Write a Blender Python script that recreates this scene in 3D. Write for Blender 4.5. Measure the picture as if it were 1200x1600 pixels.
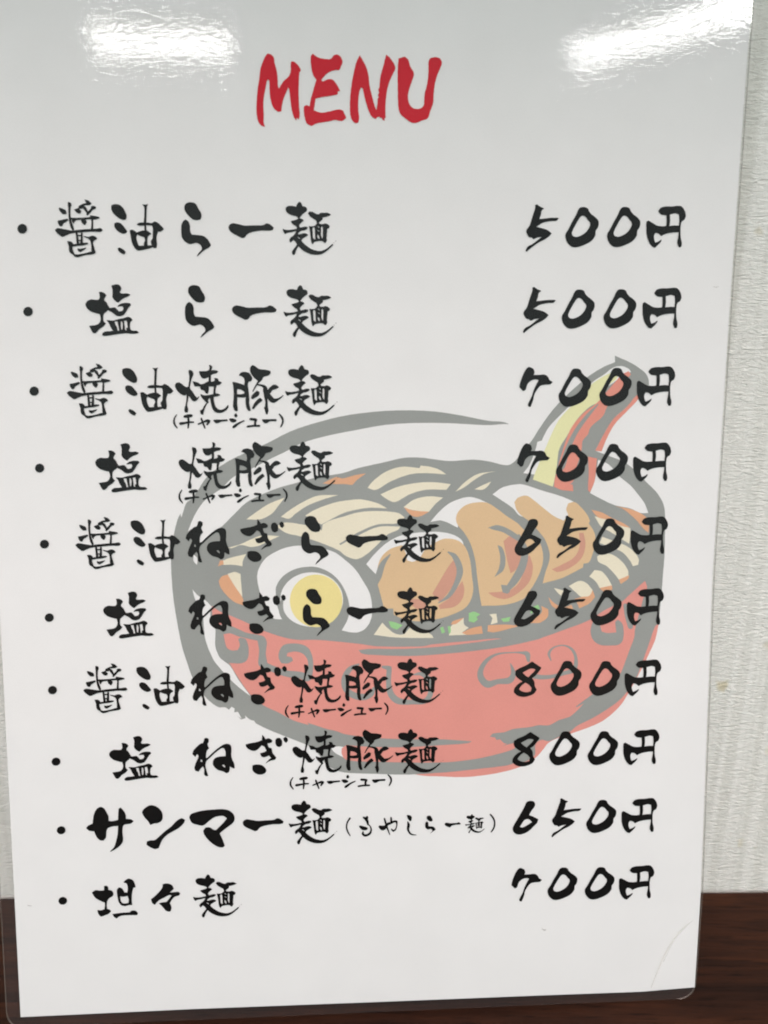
import bpy, math, random
from mathutils import Vector, Matrix
from mathutils.geometry import tessellate_polygon

# ------------------------------------------------------------------ scene, camera, light
for o in list(bpy.data.objects): bpy.data.objects.remove(o)
S = bpy.context.scene
COL = S.collection
R = math.radians
CAM_H = 0.2370
PITCH, ROLL = 18.0, 0.8
p, r = R(PITCH), R(ROLL)
FWD = Vector((0, math.cos(p), -math.sin(p)))
RT0 = Vector((1, 0, 0)); UP0 = RT0.cross(FWD)
RT = RT0*math.cos(r) + UP0*math.sin(r)
UPV = -RT0*math.sin(r) + UP0*math.cos(r)
CAM = Vector((0, 0, CAM_H))
cd = bpy.data.cameras.new('camera'); cam = bpy.data.objects.new('camera', cd); COL.objects.link(cam)
M = Matrix((RT, UPV, -FWD)).transposed().to_4x4(); M.translation = CAM
cam.matrix_world = M
cd.sensor_fit = 'VERTICAL'; cd.sensor_height = 36; cd.sensor_width = 27
cd.lens = 36*1467/1600
cd.clip_start = 0.01; cd.clip_end = 50
cd.dof.use_dof = True; cd.dof.focus_distance = 0.282; cd.dof.aperture_fstop = 19
S.camera = cam
S.view_settings.view_transform = 'Standard'; S.view_settings.look = 'None'
S.view_settings.exposure = 0.69; S.view_settings.gamma = 1
S.cycles.max_bounces = 8; S.cycles.transparent_max_bounces = 16
S.cycles.filter_width = 1.9

w = bpy.data.worlds.new("World"); S.world = w; w.use_nodes = True
bg = w.node_tree.nodes['Background']
bg.inputs[1].default_value = 0.66
# the room around: pale walls and ceiling above table height, a darker warm floor below
_nt = w.node_tree
_tc = _nt.nodes.new('ShaderNodeTexCoord'); _sx = _nt.nodes.new('ShaderNodeSeparateXYZ'); _cr = _nt.nodes.new('ShaderNodeValToRGB')
_ma = _nt.nodes.new('ShaderNodeMath'); _ma.operation = 'MULTIPLY_ADD'; _ma.inputs[1].default_value = 0.5; _ma.inputs[2].default_value = 0.5
_nt.links.new(_tc.outputs['Generated'], _sx.inputs[0]); _nt.links.new(_sx.outputs['Z'], _ma.inputs[0])
_nt.links.new(_ma.outputs[0], _cr.inputs[0]); _nt.links.new(_cr.outputs[0], bg.inputs[0])
_cr.color_ramp.elements[0].position = 0.40; _cr.color_ramp.elements[0].color = (0.36, 0.29, 0.25, 1)
_cr.color_ramp.elements[1].position = 0.52; _cr.color_ramp.elements[1].color = (0.875, 1.0, 0.985, 1)

LAMP_POWER = 29.0

# ------------------------------------------------------------------ helpers
def lin(c):
    c = c/255.0
    return c/12.92 if c <= 0.04045 else ((c+0.055)/1.055)**2.4
def rgb(a, b, c, k=1.0): return (lin(a)*k, lin(b)*k, lin(c)*k, 1)

def mat(name, col, rough=0.6, spec=0.3):
    m = bpy.data.materials.new(name); m.use_nodes = True
    b = m.node_tree.nodes['Principled BSDF']
    b.inputs['Base Color'].default_value = col
    b.inputs['Roughness'].default_value = rough
    b.inputs['Specular IOR Level'].default_value = spec
    return m

def N(m, t, **kw):
    n = m.node_tree.nodes.new(t)
    for k, v in kw.items():
        if k in n.inputs: n.inputs[k].default_value = v
        else: setattr(n, k, v)
    return n
def L(m, a, b): m.node_tree.links.new(a, b)

def tag(o, label=None, cat=None, group=None, kind=None):
    if label: o['label'] = label
    if cat: o['category'] = cat
    if group: o['group'] = group
    if kind: o['kind'] = kind
    return o

def mesh_obj(name, verts, faces, m, parent=None):
    me = bpy.data.meshes.new(name); me.from_pydata(verts, [], faces); me.update()
    if m: me.materials.append(m)
    o = bpy.data.objects.new(name, me); COL.objects.link(o)
    if parent: o.parent = parent
    return o

def printed(name, base, amp=0.06, speck=0.0, rough=0.7):
    """printed ink or paper: colour with faint fibre/toner mottling"""
    m = mat(name, base, rough, 0.15)
    b = m.node_tree.nodes['Principled BSDF']
    tc = N(m, 'ShaderNodeTexCoord')
    n1 = N(m, 'ShaderNodeTexNoise'); n1.inputs['Scale'].default_value = 2600; n1.inputs['Detail'].default_value = 3
    n2 = N(m, 'ShaderNodeTexNoise'); n2.inputs['Scale'].default_value = 60; n2.inputs['Detail'].default_value = 4
    L(m, tc.outputs['Object'], n1.inputs['Vector']); L(m, tc.outputs['Object'], n2.inputs['Vector'])
    ad = N(m, 'ShaderNodeMath', operation='ADD'); L(m, n1.outputs['Fac'], ad.inputs[0]); L(m, n2.outputs['Fac'], ad.inputs[1])
    mr = N(m, 'ShaderNodeMapRange'); mr.inputs['From Min'].default_value = 0.6; mr.inputs['From Max'].default_value = 1.4
    mr.inputs['To Min'].default_value = 1-amp; mr.inputs['To Max'].default_value = 1+amp
    L(m, ad.outputs[0], mr.inputs['Value'])
    mx = N(m, 'ShaderNodeMix', data_type='RGBA', blend_type='MULTIPLY')
    mx.inputs['Factor'].default_value = 1
    mx.inputs[6].default_value = base
    L(m, mr.outputs['Result'], mx.inputs[7]); L(m, mx.outputs[2], b.inputs['Base Color'])
    return m

# ------------------------------------------------------------------ where the sheet stands
def ray(x, y): return FWD*1467 + RT*(x-600) - UPV*(y-800)
def on_table(x, y):
    d = ray(x, y); return CAM + d*(CAM_H/-d.z)
A = on_table(12, 1605); B = on_table(1090, 1558.5)
EX = (B-A).normalized(); back = -EX.cross(Vector((0, 0, 1)))
if back.y < 0: back = -back
lean = R(9.0)
EY = Vector((0, 0, 1))*math.cos(lean) + back*math.sin(lean)
EZ = EX.cross(EY)
def uv(x, y):
    """a point of the sheet in sheet coordinates (metres from its lower left film corner)"""
    d = ray(x, y); t = (A-CAM).dot(EZ)/d.dot(EZ); q = CAM + d*t - A
    return (q.dot(EX), q.dot(EY))

# ------------------------------------------------------------------ setting: wall and table
W0 = on_table(0, 1398); W1 = on_table(1200, 1388)
wx = (W1-W0).normalized(); wn = Vector((wx.y, -wx.x, 0))          # wall normal, towards the camera
def box(name, m, o, x, y, z, parent=None, bev=0.0):
    vs = [o + x*a + y*b + z*c for c in (0, 1) for b in (0, 1) for a in (0, 1)]
    fs = [(0, 2, 3, 1), (4, 5, 7, 6), (0, 1, 5, 4), (2, 6, 7, 3), (0, 4, 6, 2), (1, 3, 7, 5)]
    ob = mesh_obj(name, [tuple(v) for v in vs], fs, m, parent)
    if bev:
        b = ob.modifiers.new('bevel', 'BEVEL'); b.width = bev; b.segments = 3
    return ob

wm = mat('wallpaper_vinyl', rgb(205, 205, 194), 0.75, 0.2)
b = wm.node_tree.nodes['Principled BSDF']
tc = N(wm, 'ShaderNodeTexCoord')
rot = N(wm, 'ShaderNodeMapping'); rot.inputs['Rotation'].default_value = (0, 0, -math.atan2(wx.y, wx.x))
L(wm, tc.outputs['Object'], rot.inputs['Vector'])
def wnoise(sx, sz, scale, detail=4, rough=0.55, dist=0.0):
    mp = N(wm, 'ShaderNodeMapping'); mp.inputs['Scale'].default_value = (sx, 1, sz)
    L(wm, rot.outputs[0], mp.inputs['Vector'])
    n = N(wm, 'ShaderNodeTexNoise'); n.inputs['Scale'].default_value = scale; n.inputs['Detail'].default_value = detail
    n.inputs['Roughness'].default_value = rough; n.inputs['Distortion'].default_value = dist
    L(wm, mp.outputs[0], n.inputs['Vector']); return n
threads = wnoise(0.45, 1.7, 720, 3, 0.55, 1.0)     # short horizontal crepe wrinkles
streak = wnoise(1.0, 0.015, 260, 2, 0.5)        # vertical bands
fine = wnoise(1.0, 0.9, 1900, 2)
spots = wnoise(1.0, 1.0, 75, 2)
m1 = N(wm, 'ShaderNodeMath', operation='MULTIPLY_ADD'); m1.inputs[1].default_value = 0.9
L(wm, threads.outputs['Fac'], m1.inputs[0])
m2 = N(wm, 'ShaderNodeMath', operation='MULTIPLY'); m2.inputs[1].default_value = 0.5
L(wm, streak.outputs['Fac'], m2.inputs[0]); L(wm, m2.outputs[0], m1.inputs[2])
m3 = N(wm, 'ShaderNodeMath', operation='MULTIPLY_ADD'); m3.inputs[1].default_value = 0.2
L(wm, fine.outputs['Fac'], m3.inputs[0]); L(wm, m1.outputs[0], m3.inputs[2])
bp = N(wm, 'ShaderNodeBump'); bp.inputs['Strength'].default_value = 0.95; bp.inputs['Distance'].default_value = 0.0009
L(wm, m3.outputs[0], bp.inputs['Height']); L(wm, bp.outputs[0], b.inputs['Normal'])
cr = N(wm, 'ShaderNodeValToRGB')
cr.color_ramp.elements[0].position = 0.32; cr.color_ramp.elements[0].color = rgb(234, 236, 229)
cr.color_ramp.elements[1].position = 0.62; cr.color_ramp.elements[1].color = rgb(250, 252, 247)
L(wm, streak.outputs['Fac'], cr.inputs[0])
th = N(wm, 'ShaderNodeMapRange'); th.inputs['From Min'].default_value = 0.3; th.inputs['From Max'].default_value = 0.7
th.inputs['To Min'].default_value = 0.94; th.inputs['To Max'].default_value = 1.04
L(wm, threads.outputs['Fac'], th.inputs['Value'])
mt = N(wm, 'ShaderNodeMix', data_type='RGBA', blend_type='MULTIPLY'); mt.inputs['Factor'].default_value = 1
L(wm, cr.outputs[0], mt.inputs[6]); L(wm, th.outputs[0], mt.inputs[7])
sr = N(wm, 'ShaderNodeMapRange'); sr.inputs['From Min'].default_value = 0.68; sr.inputs['From Max'].default_value = 0.78
L(wm, spots.outputs['Fac'], sr.inputs['Value'])
sm = N(wm, 'ShaderNodeMath', operation='MULTIPLY'); sm.inputs[1].default_value = 0.6; L(wm, sr.outputs[0], sm.inputs[0])
ms = N(wm, 'ShaderNodeMix', data_type='RGBA'); ms.inputs[7].default_value = rgb(205, 192, 140)
L(wm, sm.outputs[0], ms.inputs['Factor']); L(wm, mt.outputs[2], ms.inputs[6]); L(wm, ms.outputs[2], b.inputs['Base Color'])
mid = (W0+W1)*0.5
# a yellowed food stain low on the wallpaper
_d = ray(1132, 1072); _t = (W0-CAM).dot(wn)/_d.dot(wn); stain = CAM + _d*_t
geo = N(wm, 'ShaderNodeNewGeometry'); vd = N(wm, 'ShaderNodeVectorMath', operation='DISTANCE'); vd.inputs[1].default_value = stain
vn = N(wm, 'ShaderNodeTexNoise'); vn.inputs['Scale'].default_value = 260; L(wm, geo.outputs['Position'], vn.inputs['Vector'])
L(wm, geo.outputs['Position'], vd.inputs[0])
v2 = N(wm, 'ShaderNodeMath', operation='MULTIPLY_ADD'); v2.inputs[1].default_value = -0.009; v2.inputs[2].default_value = 0.0052
L(wm, vn.outputs['Fac'], v2.inputs[0])
v3 = N(wm, 'ShaderNodeMath', operation='ADD'); L(wm, vd.outputs['Value'], v3.inputs[0]); L(wm, v2.outputs[0], v3.inputs[1])
v4 = N(wm, 'ShaderNodeMapRange'); v4.inputs['From Min'].default_value = 0.0035; v4.inputs['From Max'].default_value = 0.0012
v4.inputs['To Min'].default_value = 0; v4.inputs['To Max'].default_value = 0.55
L(wm, v3.outputs[0], v4.inputs['Value'])
v5 = N(wm, 'ShaderNodeMath', operation='MAXIMUM'); L(wm, v4.outputs[0], v5.inputs[0]); L(wm, sm.outputs[0], v5.inputs[1])
L(wm, v5.outputs[0], ms.inputs['Factor'])
wall = box('wall', wm, mid - wx*1.6 - Vector((0, 0, .75)), wx*3.2, -wn*0.12, Vector((0, 0, 2.5)))
tag(wall, kind='structure')

# dark walnut table
tm = mat('walnut_veneer', rgb(64, 36, 25), 0.5, 0.1)
b = tm.node_tree.nodes['Principled BSDF']
tc = N(tm, 'ShaderNodeTexCoord')
def tnoise(sx, sy, scale, detail, dist=0.0):
    mp = N(tm, 'ShaderNodeMapping'); mp.inputs['Scale'].default_value = (sx, sy, 1); mp.inputs['Rotation'].default_value = (0, 0, R(-3))
    L(tm, tc.outputs['Object'], mp.inputs['Vector'])
    n = N(tm, 'ShaderNodeTexNoise'); n.inputs['Scale'].default_value = scale; n.inputs['Detail'].default_value = detail
    n.inputs['Roughness'].default_value = 0.62; n.inputs['Distortion'].default_value = dist
    L(tm, mp.outputs[0], n.inputs['Vector']); return n
g1 = tnoise(0.10, 1.0, 170, 6, 0.6); g2 = tnoise(0.09, 1.0, 800, 4); g3 = tnoise(0.3, 0.9, 22, 2)
ga = N(tm, 'ShaderNodeMath', operation='MULTIPLY_ADD'); ga.inputs[1].default_value = 0.5
L(tm, g1.outputs['Fac'], ga.inputs[0])
gb = N(tm, 'ShaderNodeMath', operation='MULTIPLY'); gb.inputs[1].default_value = 0.5; L(tm, g3.outputs['Fac'], gb.inputs[0])
L(tm, gb.outputs[0], ga.inputs[2])
cr = N(tm, 'ShaderNodeValToRGB')
e = cr.color_ramp.elements
e[0].position = 0.36; e[0].color = rgb(30, 15, 9); e[1].position = 0.66; e[1].color = rgb(72, 40, 23)
x = e.new(0.5); x.color = rgb(47, 25, 15)
L(tm, ga.outputs[0], cr.inputs[0])
pr = N(tm, 'ShaderNodeMapRange'); pr.inputs['From Min'].default_value = 0.30; pr.inputs['From Max'].default_value = 0.46
pr.inputs['To Min'].default_value = 0.35; pr.inputs['To Max'].default_value = 1.0
L(tm, g2.outputs['Fac'], pr.inputs['Value'])
mx = N(tm, 'ShaderNodeMix', data_type='RGBA', blend_type='MULTIPLY'); mx.inputs['Factor'].default_value = 1
L(tm, cr.outputs[0], mx.inputs[6]); L(tm, pr.outputs[0], mx.inputs[7]); L(tm, mx.outputs[2], b.inputs['Base Color'])
bp = N(tm, 'ShaderNodeBump'); bp.inputs['Strength'].default_value = 0.35; bp.inputs['Distance'].default_value = 0.0004
L(tm, g2.outputs['Fac'], bp.inputs['Height']); L(tm, bp.outputs[0], b.inputs['Normal'])
depth = 0.46
table = box('table', tm, mid - wx*0.9 + wn*(depth+0.0008) - Vector((0, 0, .03)), wx*1.8, -wn*depth, Vector((0, 0, .03)), None, 0.002)
tag(table, 'dark walnut veneer table top under the laminated menu, against the wall', 'table')

# ------------------------------------------------------------------ ceiling lamps (the two far ones mirror in the film, the panel is added light)
hm = mat('lamp_housing', rgb(225, 225, 222), 0.5)
def emitter(name, col, power):
    em = bpy.data.materials.new(name); em.use_nodes = True
    nt = em.node_tree; nt.nodes.clear()
    oo = nt.nodes.new('ShaderNodeOutputMaterial'); ee = nt.nodes.new('ShaderNodeEmission')
    ee.inputs[0].default_value = col; ee.inputs[1].default_value = power
    nt.links.new(ee.outputs[0], oo.inputs[0]); return em
em_tube = emitter('lamp_diffuser', (1, 0.99, 0.97, 1), LAMP_POWER)
em_added_panel = emitter('added_panel_diffuser', (1, 0.775, 0.75, 1), 4.8)
def lamp(x, y, z, lx, ly, rz, label, em=em_tube):
    o = bpy.data.objects.new('ceiling_lamp', None); COL.objects.link(o)
    o.location = (x, y, z); o.rotation_euler = (0, 0, R(rz))
    tag(o, label, 'lamp', 'fluorescent ceiling lamps behind the photographer')
    h = box('housing', hm, Vector((-lx/2-.02, -ly/2-.02, .004)), Vector((lx+.04, 0, 0)), Vector((0, ly+.04, 0)), Vector((0, 0, .06)), o, .004)
    d = box('diffuser', em, Vector((-lx/2, -ly/2, -.012)), Vector((lx, 0, 0)), Vector((0, ly, 0)), Vector((0, 0, .014)), o, .003)
lamp(-0.34, -2.76, 1.76, 0.46, 0.14, 3, 'white fluorescent ceiling lamp mirrored at upper left of the menu')
lamp(1.36, -2.45, 1.76, 0.72, 0.15, 43, 'white fluorescent ceiling lamp mirrored at upper right of the menu')

lamp(0.0, -0.95, 1.76, 1.3, 1.0, 0, 'large unseen ceiling light panel added to brighten and redden the lower menu', em_added_panel)  # added out of view: brightens the lower sheet and tints it pink
# unseen shelf board, added above the frame to shade the upper wall and sheet
shm = mat('shade_shelf_paint', rgb(150, 140, 126), 0.6, 0.3)
shelf = bpy.data.objects.new('shade_shelf', None); COL.objects.link(shelf)
tag(shelf, 'unseen shelf board on two brackets, added to shade the upper wall and menu', 'shelf')
so = mid + Vector((0, 0, 0.455)) + wn*0.001
box('board', shm, so - wx*0.55, wx*1.1, wn*0.18, Vector((0, 0, .022)), shelf, 0.002)
for sx in (-0.45, 0.43):
    box('bracket', shm, so + wx*sx - Vector((0, 0, .06)), wx*0.02, wn*0.16, Vector((0, 0, .058)), shelf, 0.001)

# ------------------------------------------------------------------ the menu card
card = bpy.data.objects.new('menu_card', None); COL.objects.link(card)
MW = Matrix((EX, EY, EZ)).transposed().to_4x4(); MW.translation = A + EZ*0.0005
card.matrix_world = MW
tag(card, 'laminated white ramen menu with black brush lettering leaning on the wall', 'menu')

paper_m = printed('menu_paper', rgb(235, 236, 236), 0.03)

def smooth(pts, closed=True, step=1.2, corner=52):
    """Catmull-Rom through the points, sharp turns kept sharp; tuples may carry a radius"""
    n = len(pts); k = len(pts[0])
    def P(i): return pts[i % n] if closed else pts[max(0, min(n-1, i))]
    sharp = []
    for i in range(n):
        a, b, c = P(i-1), P(i), P(i+1)
        v1 = (b[0]-a[0], b[1]-a[1]); v2 = (c[0]-b[0], c[1]-b[1])
        l1 = math.hypot(*v1); l2 = math.hypot(*v2)
        if l1 < 1e-9 or l2 < 1e-9: sharp.append(not closed); continue
        d = max(-1, min(1, (v1[0]*v2[0]+v1[1]*v2[1])/(l1*l2)))
        sharp.append(math.degrees(math.acos(d)) > corner)
    out = []
    for i in range(n if closed else n-1):
        p1, p2 = P(i), P(i+1); p0, p3 = P(i-1), P(i+2)
        ln = math.hypot(p2[0]-p1[0], p2[1]-p1[1])
        la = math.hypot(p1[0]-p0[0], p1[1]-p0[1]); lb = math.hypot(p3[0]-p2[0], p3[1]-p2[1])
        m1 = [0]*k; m2 = [0]*k
        for c in range(k):
            ch = p2[c]-p1[c]
            m1[c] = ch if sharp[i] or la < 1e-9 else (p2[c]-p0[c])*ln/(ln+la)
            m2[c] = ch if sharp[(i+1) % n] or lb < 1e-9 else (p3[c]-p1[c])*ln/(ln+lb)
        st = max(1, min(14, int(ln/step)))
        for s in range(st):
            t = s/st; t2 = t*t; t3 = t2*t
            out.append(tuple((2*t3-3*t2+1)*p1[c] + (t3-2*t2+t)*m1[c] + (-2*t3+3*t2)*p2[c] + (t3-t2)*m2[c] for c in range(k)))
    if not closed: out.append(tuple(pts[-1]))
    return out

rng = random.Random(7)
def rough_edge(pts, amp, grow=0.0):
    """uneven ink edge: slow wander plus small tooth"""
    if amp <= 0: return pts
    n = len(pts); out = []
    ar = sum(pts[i-1][0]*pts[i][1]-pts[i][0]*pts[i-1][1] for i in range(n))
    grow = -grow if ar > 0 else grow
    ph = [rng.uniform(0, 6.28) for _ in range(4)]
    for i, q in enumerate(pts):
        a, c = pts[i-1], pts[(i+1) % n]
        nx, ny = -(c[1]-a[1]), c[0]-a[0]; l = math.hypot(nx, ny) or 1
        d = amp*(0.5*math.sin(i*0.9+ph[0]) + 0.4*math.sin(i*2.1+ph[1]) + rng.uniform(-.5, .5)) + grow
        out.append((q[0]+nx/l*d, q[1]+ny/l*d))
    return out

class Ink:
    """flat shapes given in photograph pixels, laid on the sheet; each shape a few microns above the last"""
    def __init__(s, z0, dz=0.0000015): s.v = []; s.f = []; s.z = z0; s.dz = dz
    grow = 0.0
    def poly(s, pts, holes=(), amp=0.0, step=1.2, corner=52, sm=True):
        loops = [rough_edge(smooth(l, True, step, corner) if sm else list(l), amp, s.grow*(1 if i == 0 else -1)) for i, l in enumerate((pts,)+tuple(holes))]
        loops = [[Vector((*uv(*q), 0)) for q in l] for l in loops]
        base = len(s.v)
        for l in loops: s.v += [(q.x, q.y, s.z) for q in l]
        flat = [q for l in loops for q in l]
        for t in tessellate_polygon(loops):
            a, b_, c = (flat[i] for i in t)
            ar = (b_.x-a.x)*(c.y-a.y)-(b_.y-a.y)*(c.x-a.x)
            if abs(ar) < 1e-14: continue
            t = t if ar > 0 else (t[0], t[2], t[1])
            s.f.append(tuple(base+i for i in t))
        s.z += s.dz
    def stroke(s, pts, amp=0.0, step=0.9):
        pts = smooth(pts, False, step, 75)
        n = len(pts); Lf = []; Rt = []
        for i, q in enumerate(pts):
            a = pts[max(0, i-1)]; c = pts[min(n-1, i+1)]
            nx, ny = -(c[1]-a[1]), c[0]-a[0]; l = math.hypot(nx, ny) or 1
            rr = max(q[2], 0.05) + rng.uniform(-amp, amp) + s.grow*0.8
            Lf.append((q[0]+nx/l*rr, q[1]+ny/l*rr)); Rt.append((q[0]-nx/l*rr, q[1]-ny/l*rr))
        base = len(s.v); row = []
        for a, c in zip(Lf, Rt): row += [a, c]
        s.v += [(*uv(*q), s.z) for q in row]
        for i in range(n-1):
            s.f.append((base+2*i, base+2*i+1, base+2*i+3, base+2*i+2))
        for end, (q, nb) in enumerate(((pts[0], pts[1]), (pts[-1], pts[-2]))):
            if q[2] < 0.35: continue
            dx, dy = q[0]-nb[0], q[1]-nb[1]; ang = math.atan2(dy, dx)
            fan = [(q[0]+math.cos(ang+t)*q[2], q[1]+math.sin(ang+t)*q[2]) for t in [(-90+180*k/8)*math.pi/180 for k in range(9)]]
            b0 = len(s.v); s.v += [(*uv(*g), s.z) for g in fan]; s.f.append(tuple(range(b0, b0+9)))
        s.z += s.dz
    def build(s, name, m, parent, origin=(0, 0)):
        vs = [(x-origin[0], y-origin[1], z) for x, y, z in s.v]
        fs = []
        for f in s.f:      # all faces turned to the viewer
            a = 0.0
            for i in range(len(f)):
                x1, y1 = vs[f[i]][:2]; x2, y2 = vs[f[(i+1) % len(f)]][:2]; a += x1*y2-x2*y1
            fs.append(f if a > 0 else tuple(reversed(f)))
        o = mesh_obj(name, vs, fs, m, parent); o.location = (origin[0], origin[1], 0)
        return o

# paper: a thin sheet with real thickness
def slab(name, loop, z0, z1, m, parent):
    n = len(loop)
    vs = [(x, y, z0) for x, y in loop] + [(x, y, z1) for x, y in loop]
    fs = [tuple(reversed(range(n))), tuple(range(n, 2*n))] + [(i, (i+1) % n, n+(i+1) % n, n+i) for i in range(n)]
    return mesh_obj(name, vs, fs, m, parent)
pl = [uv(33, 1587.5), uv(300, 1575), uv(600, 1563.5), uv(850, 1553.5), uv(1000, 1548), uv(1084.5, 1541), uv(1094, 1391), uv(1112, 900)]
def beyond(a, b, v): return (a[0]+(b[0]-a[0])*(v-a[1])/(b[1]-a[1]), v)     # along a-b to height v
rt = beyond(uv(1137.5, 500), uv(1172.5, 0), 0.3005); lt = beyond(uv(33, 1587.5), uv(3.5, 1010), 0.3005)
pl += [uv(1137.5, 500), rt, lt]
slab('paper_sheet', pl, -0.0001, 0.0, paper_m, card)

# laminate film, front and back, with rounded corners
def film_loop():
    br = uv(1091, 1500); tr_ = (rt[0]+0.0005, 0.3045); tl = (lt[0]-.0043, 0.3045)
    cs = [(0.0002, 0.0, .0055), (br[0]-.0006, 0.0, .0065), (tr_[0], tr_[1], .006), (tl[0], tl[1], .006)]
    pts = []
    for i, (x, y, rr) in enumerate(cs):
        c = Vector((x, y)); p_ = (Vector(cs[i-1][:2])-c).normalized(); n_ = (Vector(cs[(i+1) % 4][:2])-c).normalized()
        for k in range(9):                                       # quadratic corner
            t = k/8; q = c + p_*rr*(1-t)**2 + n_*rr*t**2; pts.append((q.x, q.y))
        if i == 1:                                               # the right edge follows the slightly bowed sheet
            for q in (uv(1094, 1391), uv(1112, 900), uv(1137.5, 500)): pts.append((q[0]+0.00045, q[1]))
    return pts
fm = bpy.data.materials.new('laminate_film'); fm.use_nodes = True
nt = fm.node_tree; nt.nodes.clear()
out = N(fm, 'ShaderNodeOutputMaterial'); mix = N(fm, 'ShaderNodeMixShader'); tr = N(fm, 'ShaderNodeBsdfTransparent')
tr.inputs[0].default_value = (0.985, 0.985, 0.985, 1)
gl = N(fm, 'ShaderNodeBsdfGlossy'); gl.inputs['Roughness'].default_value = 0.025
tc = N(fm, 'ShaderNodeTexCoord')
mp = N(fm, 'ShaderNodeMapping'); mp.inputs['Scale'].default_value = (0.55, 1, 1); mp.inputs['Rotation'].default_value = (0, 0, R(8))
L(fm, tc.outputs['Object'], mp.inputs['Vector'])
na = N(fm, 'ShaderNodeTexNoise'); na.inputs['Scale'].default_value = 800; na.inputs['Detail'].default_value = 3.5; na.inputs['Distortion'].default_value = 0.6
nb = N(fm, 'ShaderNodeTexNoise'); nb.inputs['Scale'].default_value = 38; nb.inputs['Detail'].default_value = 1
L(fm, mp.outputs[0], na.inputs['Vector']); L(fm, mp.outputs[0], nb.inputs['Vector'])
b1 = N(fm, 'ShaderNodeBump'); b1.inputs['Strength'].default_value = 1; b1.inputs['Distance'].default_value = 0.000016
b2 = N(fm, 'ShaderNodeBump'); b2.inputs['Strength'].default_value = 1; b2.inputs['Distance'].default_value = 0.00006
L(fm, nb.outputs['Fac'], b2.inputs['Height']); L(fm, na.outputs['Fac'], b1.inputs['Height'])
L(fm, b2.outputs[0], b1.inputs['Normal']); L(fm, b1.outputs[0], gl.inputs['Normal'])
lw = N(fm, 'ShaderNodeLayerWeight'); lw.inputs['Blend'].default_value = 0.5
pw = N(fm, 'ShaderNodeMath', operation='POWER'); pw.inputs[1].default_value = 5
L(fm, lw.outputs['Facing'], pw.inputs[0])
ma = N(fm, 'ShaderNodeMath', operation='MULTIPLY_ADD'); ma.inputs[1].default_value = 0.95
L(fm, pw.outputs[0], ma.inputs[0])
ng = N(fm, 'ShaderNodeTexNoise'); ng.inputs['Scale'].default_value = 14; ng.inputs['Detail'].default_value = 5; ng.inputs['Roughness'].default_value = 0.6
L(fm, tc.outputs['Object'], ng.inputs['Vector'])
mg = N(fm, 'ShaderNodeMapRange'); mg.inputs['From Min'].default_value = 0.3; mg.inputs['From Max'].default_value = 0.7
mg.inputs['To Min'].default_value = 0.017; mg.inputs['To Max'].default_value = 0.036
L(fm, ng.outputs['Fac'], mg.inputs['Value']); L(fm, mg.outputs[0], ma.inputs[2]); L(fm, ma.outputs[0], mix.inputs[0])
L(fm, tr.outputs[0], mix.inputs[1]); L(fm, gl.outputs[0], mix.inputs[2]); L(fm, mix.outputs[0], out.inputs[0])
fb = fm.copy(); fb.name = 'laminate_back_film'
_m2 = N(fb, 'ShaderNodeMixShader'); _m2.inputs[0].default_value = 0.032
_df = N(fb, 'ShaderNodeBsdfDiffuse'); _df.inputs[0].default_value = rgb(215, 210, 212)
_o = [q for q in fb.node_tree.nodes if q.type == 'OUTPUT_MATERIAL'][0]; _src = _o.inputs[0].links[0].from_socket
L(fb, _src, _m2.inputs[1]); L(fb, _df.outputs[0], _m2.inputs[2]); L(fb, _m2.outputs[0], _o.inputs[0])
fl = film_loop(); n = len(fl)
for nm, z, lab in (('laminate_film', 0.0003, 'glossy clear front film'), ('laminate_film', -0.0003, 'clear back film')):
    fo = mesh_obj(nm, [(x, y, z) for x, y in fl], [tuple(range(n))], fm if z > 0 else fb, card); fo['label'] = lab
# fused rim of the two films: a thin bright edge all round
rim_m = mat('film_edge', rgb(150, 140, 132), 0.25, 0.6)
rb = rim_m.node_tree.nodes['Principled BSDF']; rb.inputs['Alpha'].default_value = 0.4
vs = []; fs = []
for i, (x, y) in enumerate(fl):
    ax, ay = fl[i-1]; cx, cy = fl[(i+1) % n]
    nx, ny = (cy-ay), -(cx-ax); l = math.hypot(nx, ny); nx /= l; ny /= l
    for dx, dz in ((0.00002, 0.00032), (0.00022, 0.00012), (0.00022, -0.00012), (0.00002, -0.00032)):
        vs.append((x+nx*dx, y+ny*dx, dz))
for i in range(n):
    j = (i+1) % n
    for k in range(3): fs.append((4*i+k, 4*i+k+1, 4*j+k+1, 4*j+k))
mesh_obj('film_edge', vs, fs, rim_m, card)

# ------------------------------------------------------------------ printed bowl picture
K = 1.0
def P3(name, c, k=1.0, amp=0.06): return printed(name, rgb(*c, k), amp)
grey = P3('print_grey', (152, 156, 153)); red = P3('print_red', (224, 152, 142)); cream = P3('print_cream', (232, 226, 204))
orange = P3('print_orange', (222, 170, 134)); pork = P3('print_tan', (220, 190, 150)); pink = P3('print_pink', (207, 156, 136))
yolk = P3('print_yolk', (235, 222, 154)); green = P3('print_green', (156, 208, 146)); lemon = P3('print_lemon', (230, 230, 180))
spoonred = P3('print_coral', (225, 148, 132))
U = 0.000003
layer = [0.0]
exec_shapes = []
def patch(name, m, z, pts, parent, holes=(), label=None):
    layer[0] = (layer[0]+0.1) % 1.9
    k = Ink((z+layer[0])*U); k.poly(pts, holes, 0.10, 1.6); o = k.build(name, m, parent)
    if label: o['label'] = label
    return o
def line(name, pts, parent, z=40, m=None):
    layer[0] = (layer[0]+0.1) % 1.9
    k = Ink((z+layer[0])*U, 0); k.stroke(pts, 0.06, 1.5); return k.build(name, m or grey, parent)

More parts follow.
